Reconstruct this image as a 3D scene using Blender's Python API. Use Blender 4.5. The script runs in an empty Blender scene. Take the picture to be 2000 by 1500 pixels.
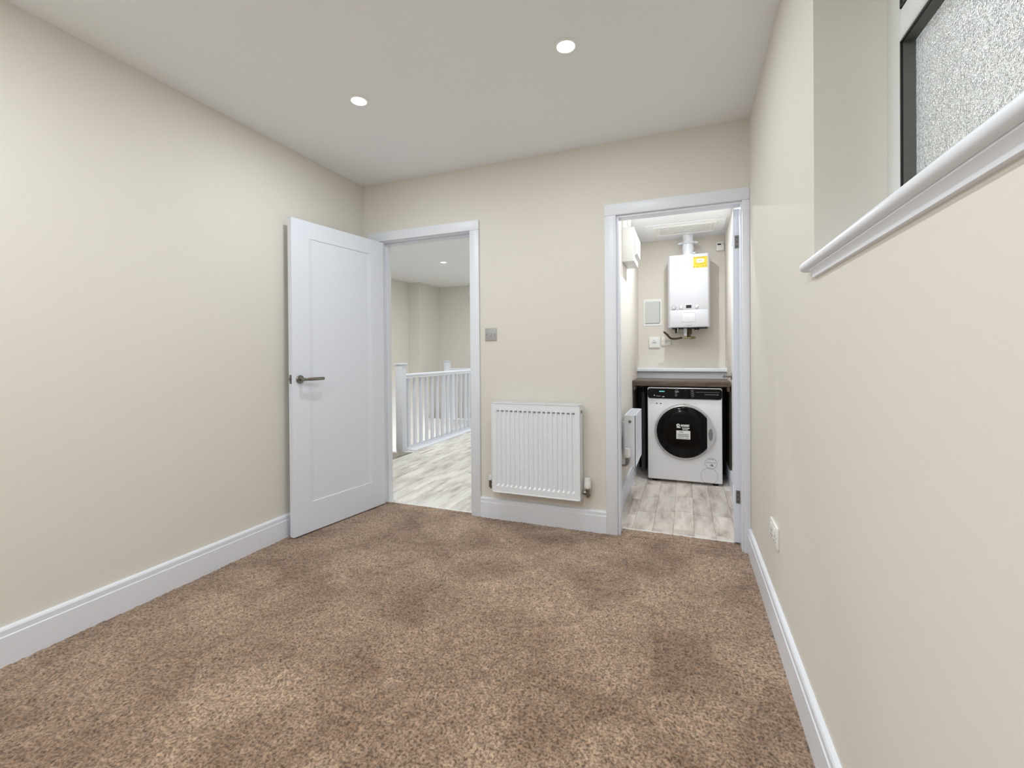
import bpy, bmesh, math, random
import numpy as np
from mathutils import Vector, Matrix
random.seed(7)
rng = np.random.default_rng(7)
C = bpy.context.scene.collection
SC = bpy.context.scene
PI = math.pi

# ------------------------------------------------------------------ camera, world, light, exposure
CAMZ = 1.121
YAW, PITCH, ROLL, FPX, CYS = 0.3716, -0.0044, -0.0076, 868.7, -50.6
cam = bpy.data.cameras.new('camera')
camo = bpy.data.objects.new('camera', cam)
C.objects.link(camo)
cam.sensor_width = 36.0
cam.lens = FPX * 36.0 / 2000.0
cam.shift_y = CYS / 2000.0
cam.clip_start = 0.02
f = Vector((-math.sin(YAW) * math.cos(PITCH), math.cos(YAW) * math.cos(PITCH), math.sin(PITCH)))
r = Vector((math.cos(YAW), math.sin(YAW), 0))
u = r.cross(f)
r2 = r * math.cos(ROLL) + u * math.sin(ROLL)
u2 = -r * math.sin(ROLL) + u * math.cos(ROLL)
M = Matrix(((r2.x, u2.x, -f.x, 0), (r2.y, u2.y, -f.y, 0), (r2.z, u2.z, -f.z, CAMZ), (0, 0, 0, 1)))
camo.matrix_world = M
SC.camera = camo

W = bpy.data.worlds.new('world')
SC.world = W
W.use_nodes = True
bg = W.node_tree.nodes['Background']
bg.inputs['Color'].default_value = (0.80, 0.88, 1.0, 1)
bg.inputs['Strength'].default_value = 6.0

SC.view_settings.view_transform = 'Standard'
SC.view_settings.look = 'None'
SC.view_settings.gamma = 1.0
SC.view_settings.use_curve_mapping = False
SC.view_settings.exposure = 0.0
try:
    SC.cycles.use_denoising = True
    SC.cycles.max_bounces = 10
    SC.cycles.use_adaptive_sampling = True
    SC.cycles.adaptive_threshold = 0.02
    SC.cycles.diffuse_bounces = 7
    SC.cycles.sample_clamp_indirect = 6.0
    SC.cycles.caustics_reflective = False
    SC.cycles.caustics_refractive = False
except Exception:
    pass

P_ROOM = 7.0      # watts of each recessed room lamp in the front row
P_REAR = 10.8
P_HALL = 17.0
P_UTIL = 9.5

# ------------------------------------------------------------------ geometry constants (metres)
XL, XR = -2.340, 0.340           # room side walls
YB = 2.825                       # door wall, room face
YW = 2.920                       # door wall, far face
YF = -1.35                       # wall behind the camera
ZC = 2.452
UXL, UXR, UYB, UZC = -0.450, 0.362, 4.78, 2.285   # utility room
HXL, HYB = -4.656, 7.49          # hall
D1L, D1R, D1T = -2.165, -1.416, 2.000     # clear lining faces, hall door
D2L, D2R, D2T = -0.395, 0.3075, 1.990     # utility door

# ------------------------------------------------------------------ materials
def srgb(c):
    return tuple(((v / 255) / 12.92 if v / 255 <= 0.04045 else ((v / 255 + 0.055) / 1.055) ** 2.4) for v in c) + (1,)

def mat(name, col, rough=0.5, metal=0.0, bump=0.0, bscale=200.0, vary=0.0, vscale=3.0, spec=0.5, coat=0.0, emit=None, estr=0.0):
    m = bpy.data.materials.new(name)
    m.use_nodes = True
    nt = m.node_tree
    b = nt.nodes['Principled BSDF']
    b.inputs['Base Color'].default_value = srgb(col)
    b.inputs['Roughness'].default_value = rough
    b.inputs['Metallic'].default_value = metal
    b.inputs['Specular IOR Level'].default_value = spec
    b.inputs['Coat Weight'].default_value = coat
    if emit:
        b.inputs['Emission Color'].default_value = srgb(emit)
        b.inputs['Emission Strength'].default_value = estr
    tc = nt.nodes.new('ShaderNodeTexCoord')
    if vary > 0:
        n = nt.nodes.new('ShaderNodeTexNoise')
        n.inputs['Scale'].default_value = vscale
        n.inputs['Detail'].default_value = 5
        nt.links.new(tc.outputs['Object'], n.inputs['Vector'])
        hs = nt.nodes.new('ShaderNodeMixRGB')
        c = srgb(col)
        hs.inputs['Color1'].default_value = tuple(x * (1 - vary) for x in c[:3]) + (1,)
        hs.inputs['Color2'].default_value = tuple(min(1, x * (1 + vary)) for x in c[:3]) + (1,)
        nt.links.new(n.outputs['Fac'], hs.inputs['Fac'])
        nt.links.new(hs.outputs['Color'], b.inputs['Base Color'])
    if bump > 0:
        n2 = nt.nodes.new('ShaderNodeTexNoise')
        n2.inputs['Scale'].default_value = bscale
        n2.inputs['Detail'].default_value = 4
        nt.links.new(tc.outputs['Object'], n2.inputs['Vector'])
        bp = nt.nodes.new('ShaderNodeBump')
        bp.inputs['Strength'].default_value = bump
        bp.inputs['Distance'].default_value = 0.002
        nt.links.new(n2.outputs['Fac'], bp.inputs['Height'])
        nt.links.new(bp.outputs['Normal'], b.inputs['Normal'])
    return m

M_wall = mat('cream_emulsion', (223, 219, 211), 0.75, bump=0.10, bscale=260, vary=0.015, vscale=1.5, spec=0.3)
M_ceil = mat('ceiling_white', (240, 243, 247), 0.85, bump=0.06, bscale=240, vary=0.01, spec=0.2)
M_gloss = mat('white_satin_paint', (228, 232, 241), 0.38, bump=0.05, bscale=30, vary=0.01)
M_door = mat('door_white', (227, 232, 243), 0.42, bump=0.05, bscale=60, vary=0.008)
M_uwall = mat('utility_cream', (225, 219, 211), 0.8, bump=0.08, bscale=240, vary=0.015, spec=0.3)
M_plastic = mat('white_plastic', (238, 238, 236), 0.35, vary=0.01)
M_flap = mat('boiler_flap_white', (216, 217, 220), 0.35, vary=0.005)
M_unit = mat('fuse_box_plastic', (216, 216, 214), 0.4, vary=0.01)
M_slat = mat('ceiling_slat_grey', (212, 213, 212), 0.5, vary=0.01)
M_spur = mat('ivory_plastic', (234, 230, 222), 0.4, vary=0.01)
M_greyplate = mat('brushed_grey_plate', (172, 173, 172), 0.45, metal=0.2, vary=0.04, vscale=20)
M_access = mat('grey_access_panel', (206, 209, 206), 0.5, vary=0.02)
M_enamel = mat('white_enamel', (233, 237, 244), 0.3, vary=0.006)
M_boiler = mat('boiler_white', (206, 207, 214), 0.3, vary=0.005)
M_chrome = mat('satin_nickel', (140, 136, 130), 0.28, metal=1.0, vary=0.05, vscale=30)
M_steel = mat('brushed_steel_hinge', (128, 126, 124), 0.4, metal=0.6, vary=0.08, vscale=40)
M_dark = mat('dark_slot', (34, 33, 33), 0.7, vary=0.1)
M_black = mat('black_gasket', (10, 10, 11), 0.5, vary=0.1)
M_spacer = mat('grey_glazing_bar', (108, 108, 104), 0.5, metal=0.3, vary=0.04)
M_upvc = mat('white_upvc', (232, 235, 236), 0.4, vary=0.01)
M_copper = mat('dark_tarnished_copper', (96, 80, 62), 0.4, metal=0.8, vary=0.15, vscale=40)
M_brass = mat('brass_fitting', (160, 146, 108), 0.4, metal=0.6, vary=0.1, vscale=60)
M_yellow = mat('yellow_sticker', (206, 184, 30), 0.5, vary=0.02)
M_ochre = mat('ochre_print', (150, 120, 40), 0.5, vary=0.02)
M_printgrey = mat('grey_print', (128, 128, 132), 0.5, vary=0.02)
M_printwhite = mat('white_print', (240, 240, 238), 0.5, vary=0.01)
M_pale = mat('pale_print', (196, 197, 200), 0.5, vary=0.01)
M_wm = mat('washer_white', (242, 243, 248), 0.32, vary=0.006)
M_wmblack = mat('washer_black_gloss', (6, 6, 7), 0.2, vary=0.1, spec=.25)
M_wmglass = mat('dark_door_glass', (4, 4, 5), 0.1, vary=0.1, spec=.22)
M_wmring = mat('silver_door_ring', (196, 196, 196), 0.25, metal=0.7, vary=0.03)
M_cyan = mat('cyan_display', (110, 180, 185), 0.4, emit=(110, 190, 195), estr=0.5)
M_lens = mat('lamp_lens', (255, 255, 255), 0.4, emit=(255, 252, 246), estr=30)
M_reflector_glow = mat('lamp_reflector_glow', (240, 240, 238), 0.3, emit=(255, 252, 246), estr=3.0)  # reflector emits by itself, imitating the glow around the lens
M_trim = mat('white_lamp_ring', (244, 244, 242), 0.35, vary=0.01)
M_render = mat('outside_render', (214, 206, 190), 0.9, bump=0.3, bscale=40, vary=0.05, vscale=2)

def worktop_mat():
    m = mat('dark_wood_laminate', (112, 96, 84), 0.38)
    nt = m.node_tree; b = nt.nodes['Principled BSDF']
    tc = nt.nodes['Texture Coordinate']
    mp = nt.nodes.new('ShaderNodeMapping'); mp.inputs['Scale'].default_value = (3, 30, 30)
    n = nt.nodes.new('ShaderNodeTexNoise'); n.inputs['Scale'].default_value = 2; n.inputs['Detail'].default_value = 8
    cr = nt.nodes.new('ShaderNodeValToRGB')
    cr.color_ramp.elements[0].color = srgb((72, 60, 52)); cr.color_ramp.elements[0].position = .3
    cr.color_ramp.elements[1].color = srgb((112, 98, 86)); cr.color_ramp.elements[1].position = .7
    nt.links.new(tc.outputs['Object'], mp.inputs['Vector']); nt.links.new(mp.outputs['Vector'], n.inputs['Vector'])
    nt.links.new(n.outputs['Fac'], cr.inputs['Fac']); nt.links.new(cr.outputs['Color'], b.inputs['Base Color'])
    return m
M_worktop = worktop_mat()
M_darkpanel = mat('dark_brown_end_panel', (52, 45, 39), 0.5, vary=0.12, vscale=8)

def plank_mat(name, hi, lo, dark):
    m = mat(name, hi, 0.42)
    nt = m.node_tree; b = nt.nodes['Principled BSDF']
    tc = nt.nodes['Texture Coordinate']
    oi = nt.nodes.new('ShaderNodeObjectInfo')
    geo = nt.nodes.new('ShaderNodeNewGeometry')
    mp = nt.nodes.new('ShaderNodeMapping'); mp.inputs['Scale'].default_value = (12, 2.6, 1)
    ad = nt.nodes.new('ShaderNodeVectorMath'); ad.operation = 'ADD'
    sc = nt.nodes.new('ShaderNodeVectorMath'); sc.operation = 'SCALE'; sc.inputs['Scale'].default_value = 40
    cx = nt.nodes.new('ShaderNodeCombineXYZ')
    for k in 'XYZ':
        nt.links.new(oi.outputs['Random'], cx.inputs[k])
    nt.links.new(cx.outputs[0], sc.inputs[0])
    nt.links.new(geo.outputs['Position'], mp.inputs['Vector'])
    nt.links.new(mp.outputs['Vector'], ad.inputs[0]); nt.links.new(sc.outputs[0], ad.inputs[1])
    n = nt.nodes.new('ShaderNodeTexNoise'); n.inputs['Scale'].default_value = 1.0; n.inputs['Detail'].default_value = 7; n.inputs['Roughness'].default_value = .62
    nt.links.new(ad.outputs[0], n.inputs['Vector'])
    cr = nt.nodes.new('ShaderNodeValToRGB')
    e = cr.color_ramp.elements
    e[0].position = .30; e[0].color = srgb(dark)
    e[1].position = .58; e[1].color = srgb(hi)
    k = e.new(.44); k.color = srgb(lo)
    nt.links.new(n.outputs['Fac'], cr.inputs['Fac'])
    mul = nt.nodes.new('ShaderNodeMixRGB'); mul.blend_type = 'MULTIPLY'; mul.inputs['Fac'].default_value = 1
    mr = nt.nodes.new('ShaderNodeMapRange'); mr.inputs['To Min'].default_value = .86; mr.inputs['To Max'].default_value = 1.05
    nt.links.new(oi.outputs['Random'], mr.inputs['Value'])
    nt.links.new(cr.outputs['Color'], mul.inputs['Color1']); nt.links.new(mr.outputs['Result'], mul.inputs['Color2'])
    nt.links.new(mul.outputs['Color'], b.inputs['Base Color'])
    bp = nt.nodes.new('ShaderNodeBump'); bp.inputs['Strength'].default_value = .15; bp.inputs['Distance'].default_value = .001
    nt.links.new(n.outputs['Fac'], bp.inputs['Height']); nt.links.new(bp.outputs['Normal'], b.inputs['Normal'])
    return m
M_plank = plank_mat('white_washed_plank', (234, 231, 226), (210, 204, 197), (166, 158, 150))
M_plank_u = plank_mat('pale_wood_block_vinyl', (230, 222, 214), (206, 195, 186), (160, 148, 138))

def carpet_mat():
    m = mat('brown_carpet', (150, 126, 106), 0.95, spec=0.1)
    nt = m.node_tree; b = nt.nodes['Principled BSDF']
    tc = nt.nodes['Texture Coordinate']
    def noise(s, d, rr=.5, dist=0.0):
        n = nt.nodes.new('ShaderNodeTexNoise'); n.inputs['Scale'].default_value = s; n.inputs['Detail'].default_value = d
        n.inputs['Roughness'].default_value = rr; n.inputs['Distortion'].default_value = dist
        nt.links.new(tc.outputs['Object'], n.inputs['Vector']); return n
    def ramp(src, a, ca, z, cz):
        cr = nt.nodes.new('ShaderNodeValToRGB')
        cr.color_ramp.elements[0].position = a; cr.color_ramp.elements[0].color = srgb(ca)
        cr.color_ramp.elements[1].position = z; cr.color_ramp.elements[1].color = srgb(cz)
        nt.links.new(src, cr.inputs['Fac']); return cr
    big = noise(3.2, 5, .6, .5)
    fine = noise(115, 3, .6, .3)
    mid = noise(34, 4, .65, .3)
    c1 = ramp(big.outputs['Fac'], .36, (161, 133, 113), .64, (206, 180, 159))
    c2 = ramp(fine.outputs['Fac'], .34, (134, 127, 120), .62, (255, 252, 246))
    c3 = ramp(mid.outputs['Fac'], .34, (205, 200, 196), .62, (255, 253, 250))
    m1 = nt.nodes.new('ShaderNodeMixRGB'); m1.blend_type = 'MULTIPLY'; m1.inputs['Fac'].default_value = 1
    m2 = nt.nodes.new('ShaderNodeMixRGB'); m2.blend_type = 'MULTIPLY'; m2.inputs['Fac'].default_value = 1
    nt.links.new(c1.outputs[0], m1.inputs['Color1']); nt.links.new(c2.outputs[0], m1.inputs['Color2'])
    nt.links.new(m1.outputs[0], m2.inputs['Color1']); nt.links.new(c3.outputs[0], m2.inputs['Color2'])
    nt.links.new(m2.outputs[0], b.inputs['Base Color'])
    b.inputs['Sheen Weight'].default_value = .25
    b.inputs['Sheen Roughness'].default_value = .6
    bp = nt.nodes.new('ShaderNodeBump'); bp.inputs['Strength'].default_value = .7; bp.inputs['Distance'].default_value = .004
    nt.links.new(fine.outputs['Fac'], bp.inputs['Height']); nt.links.new(bp.outputs['Normal'], b.inputs['Normal'])
    return m
M_carpet = carpet_mat()

def glass_mat():
    m = bpy.data.materials.new('obscured_textured_glass'); m.use_nodes = True
    nt = m.node_tree; b = nt.nodes['Principled BSDF']
    b.inputs['Base Color'].default_value = (.93, .95, .93, 1)
    b.inputs['Roughness'].default_value = .12
    b.inputs['Transmission Weight'].default_value = 0.82
    b.inputs['IOR'].default_value = 1.45
    tc = nt.nodes.new('ShaderNodeTexCoord')
    mp = nt.nodes.new('ShaderNodeMapping'); mp.inputs['Scale'].default_value = (1, 1, 1)
    nt.links.new(tc.outputs['Object'], mp.inputs['Vector'])
    v = nt.nodes.new('ShaderNodeTexVoronoi'); v.inputs['Scale'].default_value = 240
    n = nt.nodes.new('ShaderNodeTexNoise'); n.inputs['Scale'].default_value = 130; n.inputs['Detail'].default_value = 3; n.inputs['Distortion'].default_value = 1.0
    nt.links.new(mp.outputs[0], n.inputs['Vector']); nt.links.new(mp.outputs[0], v.inputs['Vector'])
    ad = nt.nodes.new('ShaderNodeMath'); ad.operation = 'ADD'
    nt.links.new(n.outputs['Fac'], ad.inputs[0]); nt.links.new(v.outputs['Distance'], ad.inputs[1])
    bp = nt.nodes.new('ShaderNodeBump'); bp.inputs['Strength'].default_value = 1.0; bp.inputs['Distance'].default_value = .004
    nt.links.new(ad.outputs[0], bp.inputs['Height']); nt.links.new(bp.outputs['Normal'], b.inputs['Normal'])
    return m
M_glass = glass_mat()

# ------------------------------------------------------------------ mesh helpers
def box(bm, a, b, bev=0.0, seg=2):
    x0, y0, z0 = [min(p, q) for p, q in zip(a, b)]
    x1, y1, z1 = [max(p, q) for p, q in zip(a, b)]
    vs = [bm.verts.new(p) for p in ((x0, y0, z0), (x1, y0, z0), (x1, y1, z0), (x0, y1, z0), (x0, y0, z1), (x1, y0, z1), (x1, y1, z1), (x0, y1, z1))]
    fs = [bm.faces.new([vs[i] for i in q]) for q in ((3, 2, 1, 0), (4, 5, 6, 7), (0, 1, 5, 4), (1, 2, 6, 5), (2, 3, 7, 6), (3, 0, 4, 7))]
    if bev > 0:
        es = list({e for fc in fs for e in fc.edges})
        bmesh.ops.bevel(bm, geom=es, offset=bev, segments=seg, profile=.5, affect='EDGES')
    return bm

def frame(axis):
    a = Vector(axis).normalized()
    t = Vector((0, 0, 1)) if abs(a.z) < .9 else Vector((1, 0, 0))
    p = a.cross(t).normalized(); q = a.cross(p).normalized()
    return a, p, q

def lathe(bm, prof, org, axis, n=24, caps=True):
    """prof: list of (radius, distance along axis)."""
    a, p, q = frame(axis); o = Vector(org); rings = []
    for rad, d in prof:
        if rad < 1e-6:
            rings.append([bm.verts.new(o + a * d)])
        else:
            rings.append([bm.verts.new(o + a * d + (p * math.cos(2 * PI * i / n) + q * math.sin(2 * PI * i / n)) * rad) for i in range(n)])
    for A, B in zip(rings, rings[1:]):
        for i in range(n):
            j = (i + 1) % n
            if len(A) == 1 and len(B) == 1: continue
            if len(A) == 1: bm.faces.new([A[0], B[i], B[j]])
            elif len(B) == 1: bm.faces.new([A[i], B[0], A[j]])
            else: bm.faces.new([A[i], B[i], B[j], A[j]])
    if caps:
        if len(rings[0]) > 1: bm.faces.new(rings[0])
        if len(rings[-1]) > 1: bm.faces.new(list(reversed(rings[-1])))
    return bm

def cyl(bm, a, b, rad, n=20):
    a = Vector(a); b = Vector(b)
    return lathe(bm, [(rad, 0), (rad, (b - a).length)], a, b - a, n)

def tube(bm, pts, rad, n=12):
    pts = [Vector(p) for p in pts]
    rings = []; prev = None
    for i, p in enumerate(pts):
        d = (pts[min(i + 1, len(pts) - 1)] - pts[max(i - 1, 0)]).normalized()
        if prev is None:
            _, P, Q = frame(d)
        else:
            P = (prev - d * prev.dot(d)).normalized(); Q = d.cross(P)
        prev = P
        rr = rad[i] if isinstance(rad, (list, tuple)) else rad
        rings.append([bm.verts.new(p + (P * math.cos(2 * PI * k / n) + Q * math.sin(2 * PI * k / n)) * rr) for k in range(n)])
    for A, B in zip(rings, rings[1:]):
        for k in range(n):
            bm.faces.new([A[k], A[(k + 1) % n], B[(k + 1) % n], B[k]])
    bm.faces.new(list(reversed(rings[0]))); bm.faces.new(rings[-1])
    return bm

def smooth_path(pts, n=6):
    """Catmull-Rom through pts"""
    P = [Vector(p) for p in pts]; P = [P[0] * 2 - P[1]] + P + [P[-1] * 2 - P[-2]]
    out = []
    for i in range(1, len(P) - 2):
        for k in range(n):
            t = k / n
            out.append(0.5 * ((2 * P[i]) + (-P[i - 1] + P[i + 1]) * t + (2 * P[i - 1] - 5 * P[i] + 4 * P[i + 1] - P[i + 2]) * t * t + (-P[i - 1] + 3 * P[i] - 3 * P[i + 1] + P[i + 2]) * t ** 3))
    out.append(P[-2]); return out

def prism(bm, poly, a, b, fn):
    """extrude 2-D polygon from a to b; fn(u, v, t) -> point"""
    A = [bm.verts.new(fn(p[0], p[1], a)) for p in poly]
    B = [bm.verts.new(fn(p[0], p[1], b)) for p in poly]
    n = len(poly)
    for i in range(n):
        bm.faces.new([A[i], A[(i + 1) % n], B[(i + 1) % n], B[i]])
    bm.faces.new(list(reversed(A))); bm.faces.new(B)
    return bm

def new():
    return bmesh.new()

def obj(name, bm, m, parent=None, smooth=False, kind=None, label=None):
    bmesh.ops.recalc_face_normals(bm, faces=bm.faces[:])
    me = bpy.data.meshes.new(name)
    bm.to_mesh(me); bm.free()
    me.materials.append(m)
    if smooth:
        for p in me.polygons: p.use_smooth = True
        try: me.set_sharp_from_angle(angle=math.radians(38))
        except Exception: pass
    o = bpy.data.objects.new(name, me)
    C.objects.link(o)
    if parent: o.parent = parent
    if kind: o['kind'] = kind
    if label: o['label'] = label
    return o

def struct(name, bm, m, label=None, cat=None, **k):
    o = obj(name, bm, m, **k); o['kind'] = 'structure'
    if label: o['label'] = label
    if cat: o['category'] = cat
    return o

def thing(name, loc, label, cat, rotz=0, group=None, kind=None):
    o = bpy.data.objects.new(name, None); C.objects.link(o)
    o.location = loc; o.rotation_euler = (0, 0, rotz); o.empty_display_size = .05
    o['label'] = label; o['category'] = cat
    if group: o['group'] = group
    if kind: o['kind'] = kind
    return o

def copy_tree(o, parent=None):
    c = o.copy(); C.objects.link(c)
    if parent: c.parent = parent
    for ch in list(o.children): copy_tree(ch, c)
    return c

def wall_rect(name, boxes, m, label, cat='wall'):
    b = new()
    for a, c in boxes: box(b, a, c)
    return struct(name, b, m, label, cat)

# ------------------------------------------------------------------ room shell
T = .12
wall_rect('wall_left', [((XL - T, YF - T, -.02), (XL, YB, ZC))], M_wall, 'long plain cream wall on the left side of the carpeted room')
# door wall with two openings
wall_rect('wall_back', [
    ((XL - T, YB, -.02), (D1L - .022, YW, ZC)),
    ((D1L - .022, YB, D1T + .022), (D1R + .022, YW, ZC)),
    ((D1R + .022, YB, -.02), (D2L - .022, YW, ZC)),
    ((D2L - .022, YB, D2T + .022), (D2R + .022, YW, ZC)),
    ((D2R + .022, YB, -.02), (XR + .12, YW, ZC))], M_wall, 'cream end wall with the two doorways and the radiator')
WY0, WY1, WZ0, WZ1, WXF = .28, 1.478, 1.360, 2.24, .507     # window opening
wall_rect('wall_right', [
    ((XR, YF - T, -.02), (XR + .30, YB, WZ0)),
    ((XR, YF - T, WZ1), (XR + .30, YB, ZC)),
    ((XR, YF - T, WZ0), (XR + .30, WY0, WZ1)),
    ((XR, WY1, WZ0), (XR + .30, YB, WZ1))], M_wall, 'cream wall on the right with the high window recess')
wall_rect('wall_rear', [((XL - T, YF - T, -.02), (XR + .3, YF, ZC))], M_wall, 'cream wall behind the viewer')
wall_rect('ceiling', [((XL - T, YF - T, ZC), (XR + .3, YW - .03, ZC + .1))], M_ceil, 'flat white ceiling of the room with recessed lamps', 'ceiling')
FL = wall_rect('floor', [((XL - T, YF - T, -.12), (XR + .3, YB, -.012)), ((D1L - .02, YB, -.12), (D1R + .02, 2.87, -.012)), ((D2L - .02, YB, -.12), (D2R + .02, YW, -.012))], M_carpet, 'brown fitted carpet floor of the room', 'floor')

def value_noise(nx, ny, cell, dx):
    gx = int(nx * dx / cell) + 4; gy = int(ny * dx / cell) + 4
    g = rng.random((gy, gx))
    x = np.arange(nx) * dx / cell; y = np.arange(ny) * dx / cell
    xi = x.astype(int); yi = y.astype(int)
    fx = x - xi; fy = y - yi
    fx = fx * fx * (3 - 2 * fx); fy = fy * fy * (3 - 2 * fy)
    a = g[np.ix_(yi, xi)]; b = g[np.ix_(yi, xi + 1)]; c = g[np.ix_(yi + 1, xi)]; d = g[np.ix_(yi + 1, xi + 1)]
    return (a * (1 - fx) + b * fx) * (1 - fy)[:, None] + (c * (1 - fx) + d * fx) * fy[:, None]

def pile(name, x0, x1, y0, y1, dx, amp, parent):
    nx = int(round((x1 - x0) / dx)) + 1; ny = int(round((y1 - y0) / dx)) + 1
    xs = np.linspace(x0, x1, nx); ys = np.linspace(y0, y1, ny)
    h = value_noise(nx, ny, .011, dx) * .55 + value_noise(nx, ny, .024, dx) * .3 + value_noise(nx, ny, .09, dx) * .25
    co = np.zeros((ny, nx, 3)); co[..., 0] = xs[None, :]; co[..., 1] = ys[:, None]; co[..., 2] = (h - .55) * amp
    co[0, :, 2] = -.012; co[-1, :, 2] = -.012; co[:, 0, 2] = -.012; co[:, -1, 2] = -.012
    idx = np.arange(nx * ny).reshape(ny, nx)
    q = np.stack([idx[:-1, :-1], idx[:-1, 1:], idx[1:, 1:], idx[1:, :-1]], -1).reshape(-1, 4)
    me = bpy.data.meshes.new(name)
    me.vertices.add(nx * ny); me.vertices.foreach_set('co', co.ravel().astype(np.float32))
    me.loops.add(q.size); me.loops.foreach_set('vertex_index', q.ravel().astype(np.int32))
    me.polygons.add(len(q)); me.polygons.foreach_set('loop_start', (np.arange(len(q)) * 4).astype(np.int32))
    me.polygons.foreach_set('loop_total', np.full(len(q), 4, np.int32))
    me.update(); me.validate(); me.materials.append(M_carpet)
    o = bpy.data.objects.new(name, me); C.objects.link(o); o.parent = parent; o['kind'] = 'stuff'
    me.polygons.foreach_set('use_smooth', np.ones(len(q), bool))
    return o
pile('carpet_pile', XL + .006, XR - .006, .25, YB + .001, .0055, .009, FL)
pile('carpet_pile', XL + .006, XR - .006, YF + .01, .25, .025, .006, FL)
pile('carpet_pile', D1L + .002, D1R - .002, YB, 2.862, .0055, .008, FL)
pile('carpet_pile', D2L + .002, D2R - .002, YB, 2.945, .0055, .008, FL)

# skirting boards
SK = [(0, -.012), (.018, -.012), (.018, .108), (.0150, .111), (.0150, .131), (.0115, .1375), (.006, .1405), (0, .1413)]
def skirting(name, a, b, side, label, parent=None, prof=SK):
    """side: 'L' board on wall whose face is x=..., normal +x etc. a,b = ((x,y),(x,y)) along wall; normal to the left of a->b rotated"""
    ax, ay = a; bx, by = b
    d = Vector((bx - ax, by - ay, 0)).normalized(); n = Vector((-d.y, d.x, 0)) * side
    bm = new()
    L = math.hypot(bx - ax, by - ay)
    prism(bm, prof, 0, L, lambda uu, vv, t: Vector((ax, ay, 0)) + d * t + n * uu + Vector((0, 0, vv)))
    return struct(name, bm, M_gloss, label, 'skirting board')
skirting('baseboard_left', (XL, YF), (XL, YB), -1, 'white skirting board along the left wall')
skirting('baseboard_right', (XR, YF), (XR, YB - .018), 1, 'white skirting board along the right wall below the socket')
skirting('baseboard_back', (-1.339, YB), (-.467, YB), -1, 'white skirting board between the two doorways, under the radiator')
skirting('baseboard_back', (XL + .018, YB), (D1L - .115, YB), -1, 'short white skirting behind the open door in the left corner')
skirting('baseboard_rear', (XL, YF), (XR, YF), 1, 'white skirting board on the wall behind the viewer')

# ------------------------------------------------------------------ door frames
def architrave(parent, xl, xr, zt, wl, wr, name='architrave', y=YB, sgn=-1):
    """xl,xr: inner edges; wl, wr: widths"""
    def leg(x0, x1, z1):
        b = new(); box(b, (x0, y, -.012), (x1, y + sgn * .018, z1), .0045, 2); return b
    a = leg(xl - wl, xl, zt); obj(name, a, M_gloss, parent, True)
    a = leg(xr, xr + wr, zt); obj(name, a, M_gloss, parent, True)
    b = new(); box(b, (xl - wl, y, zt), (xr + wr, y + sgn * .018, zt + .071), .0045, 2); obj(name, b, M_gloss, parent, True)

def lining(parent, xl, xr, zt, stop_y0, stop_y1):
    for x0, x1 in ((xl - .022, xl), (xr, xr + .022)):
        b = new(); box(b, (x0, YB, -.012), (x1, YW, zt + .022)); obj('frame_jamb', b, M_gloss, parent)
    b = new(); box(b, (xl, YB, zt), (xr, YW, zt + .022)); obj('frame_head', b, M_gloss, parent)
    b = new()
    box(b, (xl, stop_y0, -.011), (xl + .012, stop_y1, zt - .012), .002, 1)
    box(b, (xr - .012, stop_y0, -.011), (xr, stop_y1, zt - .012), .002, 1)
    box(b, (xl, stop_y0, zt - .012), (xr, stop_y1, zt), .002, 1)
    obj('door_stop', b, M_gloss, parent)

F1 = thing('trim_1', (0, 0, 0), 'white painted door frame of the open doorway to the landing', 'door frame', kind='structure')
lining(F1, D1L, D1R, D1T, YB + .045, YW)
architrave(F1, D1L - .006, D1R + .006, D1T + .005, .112, .071)
architrave(F1, D1L - .006, D1R + .006, D1T + .005, .071, .071, y=YW, sgn=1)
F2 = thing('trim_2', (0, 0, 0), 'white painted door frame of the utility room doorway', 'door frame', kind='structure')
lining(F2, D2L, D2R, D2T, YB, 2.905)
architrave(F2, D2L - .002, D2R - .006, D2T + .001, .071, XR - D2R + .006)

# ------------------------------------------------------------------ door leaves
def lever_handle(parent, x, z, yface, sgn, lean=1):
    """lever on face y=yface, normal sgn*y, lever pointing +x*lean (local)."""
    h = new()
    lathe(h, [(.0, 0), (.026, 0), (.026, .006), (.0235, .009), (.010, .010), (.0095, .044), (.0095, .050), (0, .052)], (x, yface, z), (0, sgn, 0), 28)
    o = obj('door_handle', h, M_chrome, parent, True)
    l = new()
    pts = smooth_path([(x, yface + sgn * .045, z), (x + lean * .018, yface + sgn * .049, z), (x + lean * .045, yface + sgn * .050, z), (x + lean * .135, yface + sgn * .050, z + .001)], 5)
    tube(l, pts, [.0085 + .0018 * min(1, max(0, (i - 6) / 5)) for i in range(len(pts))], 14)
    obj('lever', l, M_chrome, o, True)
    return o

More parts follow.
